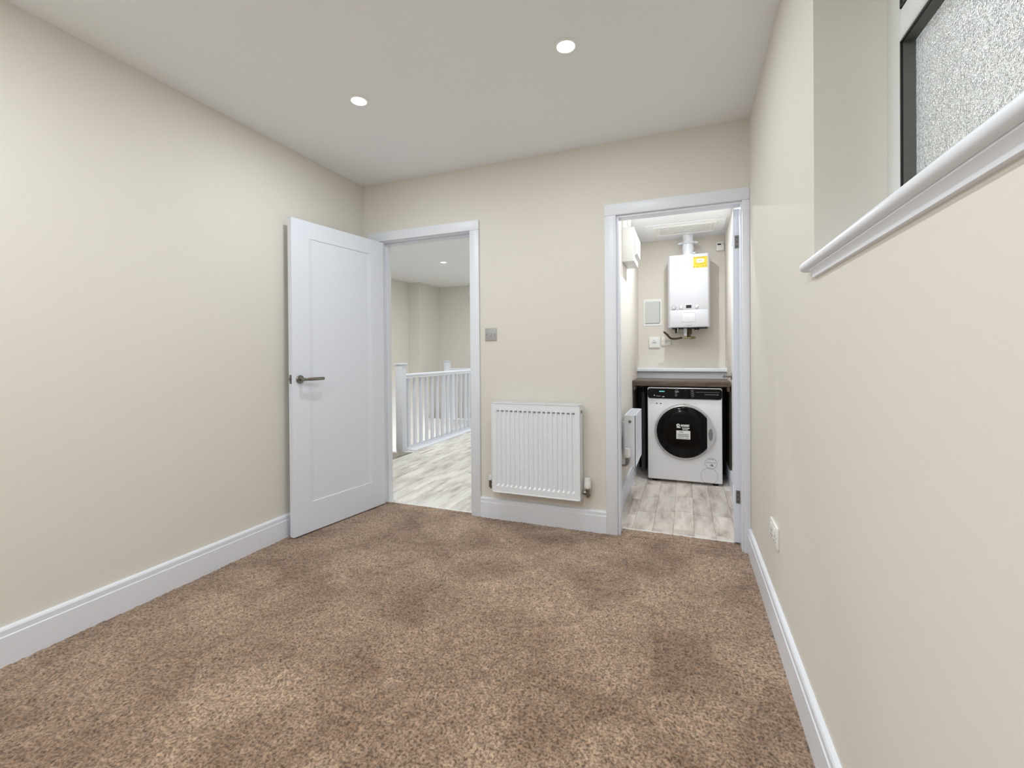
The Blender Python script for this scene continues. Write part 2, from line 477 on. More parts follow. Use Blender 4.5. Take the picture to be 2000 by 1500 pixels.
def leaf(root, w, h, t, panel=True):
    """local: hinge edge at x=0, free edge at x=w, face A at y=0 (towards -y), face B at y=t"""
    b = new()
    nx0, nx1, nz0, nz1, rec, s = .120, w - .118, .189, 1.873, .005, .003
    sx = .03
    for yy, sg in ((0, 1), (t, -1)):
        outer = [(0, 0), (w, 0), (w, h), (0, h)]
        i1 = [(nx0, nz0), (nx1, nz0), (nx1, nz1), (nx0, nz1)]
        i2 = [(nx0 + sx, nz0 + s), (nx1 - sx, nz0 + s), (nx1 - sx, nz1 - s), (nx0 + sx, nz1 - s)]
        A = [b.verts.new((p[0], yy, p[1])) for p in outer]
        B = [b.verts.new((p[0], yy, p[1])) for p in i1]
        D = [b.verts.new((p[0], yy + sg * rec, p[1])) for p in i2]
        for k in range(4):
            j = (k + 1) % 4
            b.faces.new([A[k], A[j], B[j], B[k]]); b.faces.new([B[k], B[j], D[j], D[k]])
        b.faces.new(D)
        if yy == 0: A0 = A
        else: A1 = A
    for k in range(4):
        j = (k + 1) % 4
        b.faces.new([A0[k], A0[j], A1[j], A1[k]])
    return obj('door_leaf', b, M_door, root)

# hall door, opened into the room; hinge at left jamb
hx, hy = -2.137, 2.800; fx, fy = -2.2555, 2.0604
ang = math.atan2(fy - hy, fx - hx)          # direction hinge -> free edge
dw = math.hypot(fx - hx, fy - hy)
DR1 = thing('door_1', (hx, hy, .008), 'white panelled door standing open against the left wall', 'door', ang, kind='structure')
# local +x along the leaf; room-side visible face has normal +X world: local +y = rot90(dir). dir~(-.158,-.987): +y local -> (.987,-.158)= visible face
def leaf_shift(root, w, h, t, y0):
    o = leaf(root, w, h, t); o.location = (0, y0, 0); return o
leaf_shift(DR1, dw, 1.981, .036, -.036)
lever_handle(DR1, dw - .050, .978, 0.0, 1, -1)
lever_handle(DR1, dw - .050, .978, -.036, -1, -1)
b = new(); box(b, (dw - .0005, -.029, .952), (dw + .0015, -.007, 1.008), .001, 1); o = obj('latch_plate', b, M_steel, DR1)
b = new(); box(b, (dw, -.024, .972), (dw + .009, -.012, .990), .002, 1); obj('latch_bolt', b, M_chrome, o)
for z in (.25, 1.0, 1.72):
    b = new(); cyl(b, (-.005, -.040, z), (-.005, -.040, z + .076), .006, 12); box(b, (.0, -.036, z), (-.0015, -.006, z + .076)); obj('hinge', b, M_steel, DR1, True)

# utility door, opened away into the utility room, seen edge on
hx2, hy2 = .2655, 2.925
ang2 = math.radians(90 - 4.3)
DR2 = thing('door_2', (hx2, hy2, .010), 'white utility room door opened away, seen edge on at the right jamb', 'door', ang2, kind='structure')
# local +x -> into utility, local +y -> -X world (left face, visible side), leaf occupies y in [-.036,0]
leaf_shift(DR2, .700, 1.966, .036, -.036)
lever_handle(DR2, .648, .955, 0.0, 1, -1)
for z in (.232, 1.735):
    b = new(); box(b, (-.0025, -.031, z), (.0, -.009, z + .076), .0008, 1); cyl(b, (-.004, -.037, z), (-.004, -.037, z + .076), .005, 12)
    h = obj('hinge', b, M_steel, DR2, True)
    s = new()
    for zz in (.012, .038, .064): lathe(s, [(0, 0), (.0036, 0), (.0030, .001), (0, .0012)], (-.0025, -.020, z + zz), (-1, 0, 0), 10)
    obj('screw', s, M_dark, h)

# ------------------------------------------------------------------ window in the right wall
WN = thing('window_1', (WXF, (WY0 + WY1) / 2, WZ0), 'white framed high window with obscured glass in the right wall', 'window', kind='structure')
wy, wz = WN.location.y, WN.location.z
def wb(x0, x1, y0, y1, z0, z1, m, name, bev=.004, parent=WN, seg=2):
    b = new(); box(b, (x0, y0 - wy, z0 - wz), (x1, y1 - wy, z1 - wz), bev, seg); return obj(name, b, m, parent, bev > 0)
FT = .060
wb(0, .07, WY1 - FT - .018, WY1, WZ0, WZ1, M_upvc, 'window_frame')
wb(0, .07, WY0, WY0 + FT, WZ0, WZ1, M_upvc, 'window_frame')
wb(0, .07, WY0 + FT, WY1 - FT - .018, WZ0, WZ0 + FT + .02, M_upvc, 'window_frame')
wb(0, .07, WY0 + FT, WY1 - FT - .018, WZ1 - FT, WZ1, M_upvc, 'window_frame')
ZTR0, ZTR1 = 1.903, 1.985
wb(-.002, .07, WY0 + FT, WY1 - FT - .018, ZTR0, ZTR1, M_upvc, 'transom', .012, seg=3)
py0, py1 = WY0 + FT, WY1 - FT - .018
for z0, z1 in ((WZ0 + FT + .02, ZTR0), (ZTR1, WZ1 - FT)):
    g = new(); box(g, (.030, py0 + .002 - wy, z0 + .002 - wz), (.036, py1 - .002 - wy, z1 - .002 - wz))
    pane = obj('glass_pane', g, M_glass, WN)
    k = new(); wg = .0055
    for (a0, a1, c0, c1) in ((py0, py0 + wg, z0, z1), (py1 - wg, py1, z0, z1), (py0, py1, z0, z0 + wg), (py0, py1, z1 - wg, z1)):
        box(k, (-.0008, a0 - wy, c0 - wz), (.0035, a1 - wy, c1 - wz))
    obj('gasket', k, M_black, pane)
    k = new(); w0, w1 = .0, .0065
    for (a0, a1, c0, c1) in ((py0 + w0, py0 + w1, z0 + w0, z1 - w0), (py1 - w1, py1 - w0, z0 + w0, z1 - w0), (py0 + w1, py1 - w1, z0 + w0, z0 + w1), (py0 + w1, py1 - w1, z1 - w1, z1 - w0)):
        box(k, (.0036, a0 - wy, c0 - wz), (.029, a1 - wy, c1 - wz))
    obj('glazing_bar', k, M_spacer, pane)

# sill board with bull-nosed front edge and moulding below
SB = new()
nose = [(WXF, 1.3605), (WXF, 1.386)]
for k in range(0, 9):
    a = PI / 2 + PI * k / 8
    nose.append((XR - .0135 + .0145 * math.cos(a), 1.3715 + .0145 * math.sin(a)))
nose += [(XR, 1.357)]
prism(SB, [(p[0], p[1]) for p in nose], WY0 - .001, WY1, lambda uu, vv, t: Vector((uu, t, vv)))
SB2 = new()
prism(SB2, [(XR, 1.3575), (XR, 1.386)] + [(p[0], p[1]) for p in nose[2:-1]], WY1, WY1 + .040, lambda uu, vv, t: Vector((uu, t, vv)))
SILL = thing('trim_3', (0, 0, 0), 'white bull-nosed window sill board projecting from the right wall', 'window sill', kind='structure')
obj('sill_board', SB, M_gloss, SILL, True)
obj('sill_horn', SB2, M_gloss, SILL, True)
mb = new()
prism(mb, [(XR, 1.3572), (XR - .016, 1.3572), (XR - .016, 1.354), (XR - .012, 1.349), (XR - .009, 1.342), (XR - .008, 1.334), (XR, 1.332)], WY0 - .09, WY1 - .012, lambda uu, vv, t: Vector((uu, t, vv)))
obj('sill_moulding', mb, M_gloss, SILL, True)
wall_rect('wall_outside', [((2.3, -4, -.5), (2.42, 6, 3.7))], M_render, 'pale rendered wall beyond the obscured window')

# ------------------------------------------------------------------ recessed ceiling lamps
def make_lamp(power, z, label, group):
    t = thing('recessed_ceiling_lamp', (0, 0, z), label, 'ceiling light', group=group)
    b = new(); lathe(b, [(.038, -.0002), (.050, -.0002), (.051, -.002), (.048, -.0045), (.039, -.005), (.038, -.003), (.038, -.0002)], (0, 0, 0), (0, 0, 1), 32, caps=False)
    obj('lamp_ring', b, M_trim, t, True)
    b = new(); lathe(b, [(.0385, -.0045), (.0255, -.0008)], (0, 0, 0), (0, 0, 1), 32, caps=False); obj('reflector', b, M_reflector_glow, t, True)
    b = new(); lathe(b, [(0, -.0015), (.0258, -.0015), (.0258, -.0003), (0, -.0003)], (0, 0, 0), (0, 0, 1), 32, caps=False); obj('lamp_lens', b, M_lens, t)
    ld = bpy.data.lights.new('lamp_light', 'AREA'); ld.shape = 'DISK'; ld.size = .05; ld.energy = power; ld.color = (.93, .985, 1.0)
    ld.spread = PI
    lo = bpy.data.objects.new('lamp_light', ld); C.objects.link(lo); lo.parent = t; lo.location = (0, 0, -.010)
    return t
def place_lamp(t, x, y, label=None):
    t.location.x = x; t.location.y = y
    if label: t['label'] = label
L1 = make_lamp(P_ROOM, ZC, 'lit recessed ceiling lamp nearer the left wall, above the open door', 'recessed lamps in the room ceiling')
for i, (x, y, lb) in enumerate([(-1.569, 1.869, None), (-.471, 1.873, 'lit recessed ceiling lamp nearer the window wall, upper one in the photo'),
                                (-1.569, .30, 'recessed ceiling lamp beside the viewer on the left'), (-.471, .30, 'recessed ceiling lamp above the viewer on the right'),
                                (-1.569, -1.0, 'added unseen lamp at the rear of the room on the left, lifting the low walls'), (-.471, -1.0, 'added unseen lamp at the rear of the room on the right, lifting the low walls')]):  # last row added out of view to brighten the low near walls
    if i == 2: LR = make_lamp(P_REAR, ZC, lb, 'recessed lamps in the room ceiling')
    t = L1 if i == 0 else copy_tree(L1) if i == 1 else LR if i == 2 else copy_tree(LR)
    place_lamp(t, x, y, lb)
H1 = make_lamp(P_HALL, ZC, 'small lit recessed lamp in the landing ceiling seen through the left doorway', 'recessed lamps over the landing')
place_lamp(H1, -3.169, 5.50)
for x, y, lb in ((-2.7, 3.35, 'recessed landing lamp just beyond the left doorway'), (-1.9, 6.3, 'recessed landing lamp at the far end beyond the doorway')):
    place_lamp(copy_tree(H1), x, y, lb)
U1 = make_lamp(P_UTIL, UZC, 'recessed utility room ceiling lamp hidden above the doorway head', 'recessed lamps in the utility ceiling')
place_lamp(U1, -.03, 3.88)
U2 = make_lamp(4.5, UZC, 'added unseen lamp just inside the utility doorway, brightening the lower room', 'recessed lamps in the utility ceiling')  # extra lamp added out of view to brighten the washer and floor
place_lamp(U2, -.03, 3.12)

# ------------------------------------------------------------------ utility room shell
wall_rect('wall_utility_left', [((UXL - .06, YW, -.05), (UXL, UYB + .1, ZC))], M_uwall, 'cream left wall of the utility room')
wall_rect('wall_utility_right', [((UXR, YW, -.05), (UXR + .1, UYB + .1, ZC))], M_uwall, 'cream right wall of the utility room behind the open door')
wall_rect('wall_utility_back', [((UXL, UYB, .9), (UXR, UYB + .1, ZC)), ((UXL, 4.63, -.05), (UXR, UYB + .1, .955))], M_uwall, 'cream rear wall of the utility room carrying the boiler')
wall_rect('ceiling_utility', [((UXL - .06, YW, UZC), (UXR + .1, UYB + .1, UZC + .1))], M_ceil, 'white utility room ceiling', 'ceiling')
FU = wall_rect('floor_utility', [((UXL - .06, YW, -.12), (UXR + .1, UYB + .1, -.005))], M_darkpanel, 'pale wood-effect block vinyl floor of the utility room', 'floor')
def plank_field(parent, x0, x1, y0, y1, w, L, m, seed):
    rnd = random.Random(seed)
    k = int(math.ceil((x1 - x0) / w))
    for i in range(k):
        xa = x0 + i * w; xb = min(x1, xa + w)
        y = y0 - rnd.random() * L
        while y < y1:
            ya = max(y0, y); yb = min(y1, y + L); y += L
            if yb - ya < .01: continue
            b = new(); g = .0007
            h = rnd.uniform(-.0003, .0003)
            box(b, (xa + g, ya + g, -.005), (xb - g, yb - g, h))
            obj('plank', b, m, parent)
plank_field(FU, UXL, UXR, 2.947, 4.63, .124, .36, M_plank_u, 3)
b = new(); box(b, (D2L, 2.938, -.011), (D2R - .045, 2.948, .0022), .0008, 1)
struct('trim_4', b, M_plastic, 'thin white threshold strip between carpet and utility vinyl', 'threshold')

skirting('baseboard_utility_left', (UXL, YW), (UXL, 4.60), -1, 'white skirting board under the small utility radiator')
skirting('baseboard_utility_right', (UXR, YW), (UXR, 4.60), 1, 'white skirting board beside the washing machine')

# boxed ledge behind the worktop
b = new()
prism(b, [(4.58, .962), (4.58, .984), (4.586, .990), (4.78, .990), (4.78, .955), (4.59, .955)], UXL, UXR, lambda uu, vv, t: Vector((t, uu, vv)))
struct('trim_5', b, M_gloss, 'white ledge board on the boxing above the worktop', 'ledge')
b = new(); box(b, (UXL, 4.615, .893), (UXR, 4.630, .955))
struct('trim_6', b, M_gloss, 'white upstand panel between worktop and ledge', 'upstand')

# worktop
WT = thing('worktop', (-.044, 4.15, .845), 'dark wood-effect worktop above the washing machine', 'worktop')
b = new(); box(b, (UXL + .001 + .044, 0, 0), (UXR - .010 + .044, .463, .048), .003, 2); obj('worktop_board', b, M_worktop, WT, True)
for x0, x1 in ((UXL + .003, UXL + .026), (UXR - .034, UXR - .012)):
    b = new(); box(b, (x0 + .044, .012, -.040), (x1 + .044, .44, -.0005), .004, 2); obj('support_batten', b, M_worktop, WT, True)
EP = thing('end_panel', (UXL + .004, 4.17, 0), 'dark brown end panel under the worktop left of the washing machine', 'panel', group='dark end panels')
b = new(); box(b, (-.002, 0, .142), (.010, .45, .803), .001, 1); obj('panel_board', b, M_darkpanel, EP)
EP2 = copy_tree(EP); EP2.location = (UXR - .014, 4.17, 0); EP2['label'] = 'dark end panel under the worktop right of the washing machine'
b = new(); box(b, (UXL + .016, 4.612, 0.0005), (UXR - .016, 4.626, .80)); o = obj('rear_panel', b, M_darkpanel)  # dark board painted in for shade on the alcove's back wall
o['label'] = 'added dark brown board standing for the shadow behind the washing machine'; o['category'] = 'panel'
# waste pipe left of the machine
WP = thing('waste_pipe', (-.385, 4.50, 0), 'grey waste pipe and hose between the end panel and washing machine', 'pipe')
b = new(); cyl(b, (0, 0, .001), (0, 0, .76), .020, 16); obj('pipe', b, M_printgrey, WP, True)
b = new(); lathe(b, [(.0, 0), (.026, 0), (.026, .05), (.020, .055), (0, .055)], (0, 0, .40), (0, 0, 1), 16); obj('pipe_collar', b, M_printgrey, WP, True)
b = new(); tube(b, smooth_path([(0, 0, .755), (.0, -.01, .80), (.02, -.0, .815), (.045, .05, .78), (.040, .07, .5)], 5), .010, 10); obj('drain_hose', b, M_spacer, WP, True)

# ------------------------------------------------------------------ washing machine
WMX, WMY = -.014, 4.135
WM = thing('washing_machine', (WMX, WMY, 0), 'white front-loading washing machine with black control panel under the worktop', 'washing machine')
hw = .302; H = .832
b = new(); box(b, (-hw, .004, .022), (hw, .455, H), .010, 3); obj('body', b, M_wm, WM, True)
for sx in (-1, 1):
    for y in (.05, .40):
        b = new(); cyl(b, (sx * .25, y, 0.0005), (sx * .25, y, .022), .022, 16); obj('foot', b, M_black, WM, True)
def rrect(x0, x1, z0, z1, rr, n=6, corners=(1, 1, 1, 1)):
    out = []
    cs = [((x1 - rr, z0 + rr), -PI / 2, corners[1], (x1, z0)), ((x1 - rr, z1 - rr), 0, corners[2], (x1, z1)), ((x0 + rr, z1 - rr), PI / 2, corners[3], (x0, z1)), ((x0 + rr, z0 + rr), PI, corners[0], (x0, z0))]
    for (cx, cz), a0, on, pt in cs:
        if not on: out.append(pt); continue
        for k in range(n + 1):
            a = a0 + PI / 2 * k / n
            out.append((cx + rr * math.cos(a), cz + rr * math.sin(a)))
    return out
def plate(name, poly, y0, y1, m, parent, smooth=False, org=(0, 0)):
    b = new(); prism(b, poly, y0, y1, lambda uu, vv, t: Vector((uu + org[0], t, vv + org[1]))); return obj(name, b, m, parent, smooth)
CP = plate('control_panel', rrect(-hw + .002, hw - .002, .738, .826, .022), -.003, .006, M_wmblack, WM)
b = new(); box(b, (-hw + .004, -.006, .8255), (hw - .004, .006, .8305), .0015, 1); obj('chrome_strip', b, M_wmring, WM, True)
# dial and prints on the panel
b = new(); lathe(b, [(0, 0), (.033, 0), (.033, .014), (.030, .018), (0, .018)], (.014, -.003, .782), (0, -1, 0), 32); dial = obj('dial', b, M_wmblack, CP, True)
b = new(); box(b, (.0115, -.0225, .803), (.0165, -.0205, .815)); obj('dial_mark', b, M_printwhite, dial) if False else b.free()
pr = new()
for (x0, x1, z0, z1) in ((-.072, -.045, .812, .815), (-.072, -.040, .797, .802), (-.072, -.056, .787, .789), (-.072, -.052, .773, .775), (-.072, -.056, .762, .764), (.012, .017, .805, .817),
                         (.056, .078, .812, .814), (.058, .080, .800, .802), (.058, .082, .785, .787), (.060, .082, .771, .773), (.062, .080, .758, .760)):
    box(pr, (x0, -.0036, z0), (x1, -.0030, z1))
obj('programme_print', pr, M_pale, CP)
pr = new()
for (x0, x1, z0, z1) in ((.095, .280, .798, .8005), (.165, .262, .7775, .7815)): box(pr, (x0, -.0036, z0), (x1, -.0030, z1))
lathe(pr, [(0, 0), (.005, 0), (0, .001)], (.268, -.003, .7795), (0, -1, 0), 12)
obj('button_print', pr, M_printgrey, CP)
b = new(); box(b, (-.205, -.0036, .796), (-.160, -.0030, .805)); obj('display', b, M_cyan, CP)
b = new(); prism(b, rrect(-.290, -.120, .745, .818, .012), -.0052, -.003, lambda uu, vv, t: Vector((uu, t, vv))); dr = obj('detergent_drawer', b, M_wmblack, CP)
pr = new(); lathe(pr, [(0, 0), (.0045, 0), (0, .001)], (-.244, -.0053, .764), (0, -1, 0), 12)
box(pr, (-.178, -.0062, .752), (-.160, -.0054, .757)); box(pr, (-.23, -.0060, .758), (-.19, -.0054, .7598))
obj('drawer_print', pr, M_printwhite, dr)
b = new(); box(b, (-.2035, -.0060, .796), (-.1585, -.0054, .805)); obj('brand_strip', b, M_cyan, dr)
# door
dcx, dcz = -.002, .452; R1 = .240
dparent = new()
lathe(dparent, [(R1 + .002, -.002), (R1 + .002, .012), (R1 - .006, .024), (R1 - .016, .026), (R1 - .020, .020), (R1 - .020, -.002)], (dcx, .002, dcz), (0, -1, 0), 72, caps=False)
DRR = obj('door', dparent, M_wmring, WM, True)
# black glass with a flat on its right side
Rg = R1 - .018; flat = .186
poly = []
a0 = math.acos(flat / Rg)
for k in range(61):
    a = a0 + (2 * PI - 2 * a0) * k / 60
    poly.append((Rg * math.cos(a), Rg * math.sin(a)))
b = new(); 
n0 = [b.verts.new((dcx + p[0], -.020, dcz + p[1])) for p in poly]
n1 = [b.verts.new((dcx + p[0] * .94, -.032, dcz + p[1] * .94)) for p in poly]
n2 = [b.verts.new((dcx + p[0] * .70, -.036, dcz + p[1] * .70)) for p in poly]
for A, B in ((n0, n1), (n1, n2)):
    for k in range(len(A)): b.faces.new([A[k], A[(k + 1) % len(A)], B[(k + 1) % len(A)], B[k]])
b.faces.new(n2); b.faces.new(list(reversed(n0)))
G = obj('door_glass', b, M_wmglass, DRR, True)
# handle segment at right
poly = [(flat, -math.sqrt(Rg ** 2 - flat ** 2) - .03)]
hs = []
za = math.sqrt((R1) ** 2 - flat ** 2)
for k in range(17):
    z = -za + 2 * za * k / 16
    bulge = .012 * math.exp(-((z) / .07) ** 2)
    hs.append((math.sqrt(max(R1 ** 2 - z ** 2, 0)) + bulge, z))
poly = [(flat - .001, -za)] + hs + [(flat - .001, za)]
b = new(); prism(b, poly, -.019, -.030, lambda uu, vv, t: Vector((dcx + uu, t, dcz + vv))); hd = obj('handle', b, M_pale, DRR, False, label='grey grip segment at the right edge of the door')
b = new(); poly = [(.212 + .017 * math.cos(a), -.01 + .052 * math.sin(a)) for a in [2 * PI * k / 28 for k in range(28)]]
prism(b, poly, -.0302, -.0308, lambda uu, vv, t: Vector((dcx + uu, t, dcz + vv)))
obj('finger_recess', b, M_printgrey, DRR)
b = new(); box(b, (dcx - .226, .001, dcz - .01), (dcx - .222, .002, dcz - .02)); b.free()
# labels on the glass
ST = thing('tmp', (0, 0, 0), 'x', 'x'); bpy.data.objects.remove(ST)
def disc_ring(b, x, z, ro, ri, y0, y1, n=24):
    lathe(b, [(ri, 0), (ro, 0), (ro, y0 - y1), (ri, y0 - y1), (ri, 0)], (x, y0, z), (0, -1, 0), n, caps=False)
gy = -.0364
pr = new(); disc_ring(pr, -.047, .512, .0145, .0055, gy, gy - .0006)
for (x0, x1, z0, z1) in ((-.026, .044, .5155, .5205), (-.027, .041, .5035, .512), (-.060, -.027, .490, .497), (-.017, .044, .487, .494), (-.013, .034, .475, .480)):
    box(pr, (x0, gy - .0006, z0), (x1, gy, z1))
obj('door_sticker', pr, M_printwhite, DRR, label='white emblem and print on the black glass')
pr = new(); box(pr, (-.062, gy - .0006, .395), (.050, gy, .468)); sk = obj('paper_label', pr, M_printwhite, DRR, label='white paper label with grey lines')
pr = new()
for (x0, x1, z0, z1) in ((-.040, -.006, .453, .459), (-.052, .036, .4355, .440), (-.052, .040, .430, .4325), (-.052, .038, .4195, .424), (-.052, .040, .414, .4165), (-.052, .0, .402, .4055), (.012, .040, .402, .4055)):
    box(pr, (x0, gy - .0010, z0), (x1, gy - .0005, z1))
obj('label_lines', pr, M_printgrey, sk)
# marks on the body
pr = new(); disc_ring(pr, .213, .193, .0475, .0455, .0038, .0030, 40); disc_ring(pr, .199, .085, .068, .0665, .0038, .0030, 48)
for (x0, x1, z0, z1) in ((.176, .250, .199, .2015), (.19, .236, .226, .229), (.213, .222, .170, .188), (.224, .230, .166, .184), (.205, .211, .172, .182)):
    box(pr, (x0, .0030, z0), (x1, .0038, z1))
obj('round_stickers', pr, M_printgrey, WM)
pr = new()
for (x0, x1, z0, z1) in ((-.287, -.235, .721, .7225), (-.287, -.235, .714, .7155), (-.287, -.245, .692, .694)): box(pr, (x0, .0030, z0), (x1, .0038, z1))
obj('small_print', pr, M_pale, WM)
pr = new()
for x in (-.224, -.190): lathe(pr, [(0, 0), (.0055, 0), (.0055, .0008), (0, .0008)], (x, .0038, .693), (0, -1, 0), 14)
obj('energy_marks', pr, M_dark, WM)

# ------------------------------------------------------------------ boiler
BX, BY = .032, 4.50
BO = thing('boiler', (BX, BY, 1.38), 'white wall-mounted combi boiler with yellow sticker in the utility room', 'boiler')
bh, bwf, bwb = .683, .168, .184
b = new()
poly = [(-bwb, .278), (-bwb, .03), (-bwf - .004, .006), (-bwf + .004, 0), (bwf - .004, 0), (bwf + .004, .006), (bwb, .03), (bwb, .278)]
prism(b, poly, 0, bh, lambda uu, vv, t: Vector((uu, vv, t)))
obj('casing', b, M_boiler, BO)
b = new(); box(b, (-bwf + .003, -.003, .168), (bwf - .003, .001, bh - .004), .002, 2); obj('front_cover', b, M_boiler, BO, True)
b = new(); box(b, (-bwf + .003, -.004, .004), (bwf - .003, .001, .164), .003, 2); lp = obj('control_cover', b, M_boiler, BO, True)
b = new(); box(b, (-.060, -.0060, .050), (.058, -.0035, .138), .004, 2); obj('label_flap', b, M_flap, lp, True)
b = new()
box(b, (-.024, -.0062, .018), (.024, -.004, .034), .003, 2); obj('emblem', b, M_pale, lp, True)
# dials
def dial_b(x, z, rr, m):
    b = new(); lathe(b, [(0, 0), (rr, 0), (rr, .004), (rr * .9, .007), (0, .008)], (x, -.003, z), (0, -1, 0), 24); return obj('knob', b, m, BO, True)
zk = .192
g = dial_b(-.130, zk - .003, .017, M_printgrey)
b = new(); lathe(b, [(0, 0), (.012, 0), (.012, .0006), (0, .0006)], (-.130, -.0112, zk - .003), (0, -1, 0), 20); obj('gauge_face', b, M_printwhite, g)
b = new(); box(b, (-.134, -.0125, zk - .006), (-.122, -.0117, zk - .001)); obj('needle', b, M_dark, g)
for x, tilt in ((-.066, 0), (.070, -.7)):
    k = dial_b(x, zk, .018, M_pale)
    b = new(); prism(b, [(-.004, -.016), (.004, -.016), (.004, .013), (-.004, .013)], -.010, -.016, lambda uu, vv, t: Vector((x + uu * math.cos(tilt) - vv * math.sin(tilt), t, zk + uu * math.sin(tilt) + vv * math.cos(tilt))))
    obj('pointer', b, M_plastic, k)
b = new(); box(b, (-.023, -.0045, zk - .012), (.024, -.0028, zk + .017)); obj('display', b, M_dark, BO)
b = new(); box(b, (-.034, -.0036, zk + .021), (.028, -.0030, zk + .026)); obj('display_label', b, M_printwhite, BO)
# badge and logo lettering
b = new(); lathe(b, [(0, 0), (.014, 0), (.014, .001), (0, .0012)], (-.027, -.003, .620), (0, -1, 0), 20); obj('badge', b, M_printwhite, BO)
def text(body, size, m, parent, loc, name, bold=0):
    cu = bpy.data.curves.new(name, 'FONT'); cu.body = body; cu.size = size; cu.extrude = .0003; cu.offset = bold; cu.align_x = 'CENTER'; cu.align_y = 'CENTER'
    to = bpy.data.objects.new(name, cu)
    dg = bpy.context.evaluated_depsgraph_get()
    C.objects.link(to); dg.update()
    me = bpy.data.meshes.new_from_object(to.evaluated_get(dg)); me.name = name
    bpy.data.objects.remove(to)
    me.transform(Matrix.Rotation(PI / 2, 4, 'X'))
    o = bpy.data.objects.new(name, me); me.materials.clear(); me.materials.append(m)
    C.objects.link(o); o.parent = parent; o.location = loc
    return o
text('Ideal', .024, M_printgrey, BO, (.006, -.0032, .588), 'logo', .0003)
ys = new(); box(ys, (.042, -.0040, .552), (.163, -.0030, .655)); YS = obj('energy_sticker', ys, M_yellow, BO, label='yellow sticker with white oval')
b = new(); poly = [(.102 + .034 * math.copysign(abs(math.cos(a)) ** .7, math.cos(a)), .617 + .018 * math.copysign(abs(math.sin(a)) ** .7, math.sin(a))) for a in [2 * PI * k / 28 for k in range(28)]]
prism(b, poly, -.0047, -.0040, lambda uu, vv, t: Vector((uu, t, vv))); obj('sticker_oval', b, M_printwhite, YS)
b = new()
for x in (.084, .098, .112): lathe(b, [(0, 0), (.0052, 0), (0, .0004)], (x, -.0048, .617), (0, -1, 0), 12)
for (x0, x1, z0, z1) in ((.062, .140, .644, .648), (.056, .150, .588, .591)): box(b, (x0, -.0045, z0), (x1, -.0040, z1))
for x, z in ((.050, .648), (.050, .560), (.076, .562), (.126, .566), (.152, .566)): box(b, (x - .004, -.0045, z - .004), (x + .004, -.0040, z + .004))
obj('sticker_print', b, M_ochre, YS)
# flue
FLU = new()
lathe(FLU, [(.060, .0), (.060, .012), (.050, .016), (.050, .070), (.054, .074), (.054, .094), (.049, .098), (.049, .130)], (-.002, .14, bh), (0, 0, 1), 36)
fl = obj('flue', FLU, M_enamel, BO, True)
b = new(); lathe(b, [(.050, .128), (.072, .128), (.074, .133), (.058, .142), (.0565, .152), (.050, .152)], (-.002, .14, bh), (0, 0, 1), 36, caps=False); 
for sx in (-1, 1): prism(b, [(sx * .060, .128), (sx * .088, .131), (sx * .090, .137), (sx * .060, .150)], .12, .16, lambda uu, vv, t: Vector((uu - .002, t, bh + vv)))
obj('flue_clamp', b, M_enamel, fl, True)
b = new(); lathe(b, [(.047, .150), (.047, .185), (.050, .190), (.050, .2225)], (-.002, .14, bh), (0, 0, 1), 36); obj('flue_pipe', b, M_enamel, fl, True)
b = new(); cyl(b, (.052, .10, bh + .024), (.052, .10, bh + .040), .010, 14); cyl(b, (.040, .11, bh + .03), (.066, .10, bh + .030), .007, 12); obj('test_point', b, M_enamel, fl, True)
# pipework beneath
b = new(); box(b, (-.150, .03, -.004), (.165, .26, .002)); obj('base_plate', b, M_dark, BO)
b = new(); cyl(b, (-.030, .10, -.045), (-.030, .10, 0.0), .016, 16); lathe(b, [(.010, 0), (.014, .008), (.014, .030), (.010, .036)], (-.030, .10, -.078), (0, 0, 1), 16); obj('condensate_trap', b, M_enamel, BO, True)
b = new(); cyl(b, (.0, .14, -.095), (.0, .14, 0), .017, 14); lathe(b, [(.022, 0), (.022, .02)], (.0, .14, -.055), (0, 0, 1), 6); cyl(b, (.018, .16, -.06), (.018, .16, 0), .010, 12); obj('gas_pipe', b, M_copper, BO, True)
b = new(); box(b, (-.050, .105, -.102), (.024, .165, -.088), .004, 2); lathe(b, [(.014, 0), (.014, .035), (.010, .04), (.010, .05)], (.01, .135, -.094), (1, 0, 0), 6); obj('filling_valve', b, M_brass, BO, True)
b = new(); tube(b, smooth_path([(-.06, .135, -.092), (-.12, .12, -.102), (-.165, .10, -.096), (-.195, .07, -.062), (-.225, .05, -.036)], 6), [.009] * 25, 12); obj('filling_hose', b, M_copper, BO, True)
b = new(); cyl(b, (-.10, .12, -.040), (-.10, .12, .0), .012, 14); lathe(b, [(.020, 0), (.024, .01), (.020, .02)], (-.125, .12, -.026), (1, 0, 0), 14); obj('isolation_valve', b, M_copper, BO, True)
b = new(); cyl(b, (-.098, .06, -.040), (-.098, .06, 0), .005, 10); obj('drain_tail', b, M_enamel, BO, True)
b = new(); cyl(b, (.06, .14, -.018), (.06, .14, 0), .012, 12); cyl(b, (.085, .14, -.018), (.085, .14, 0), .012, 12); obj('pipe_stub', b, M_dark, BO, True)

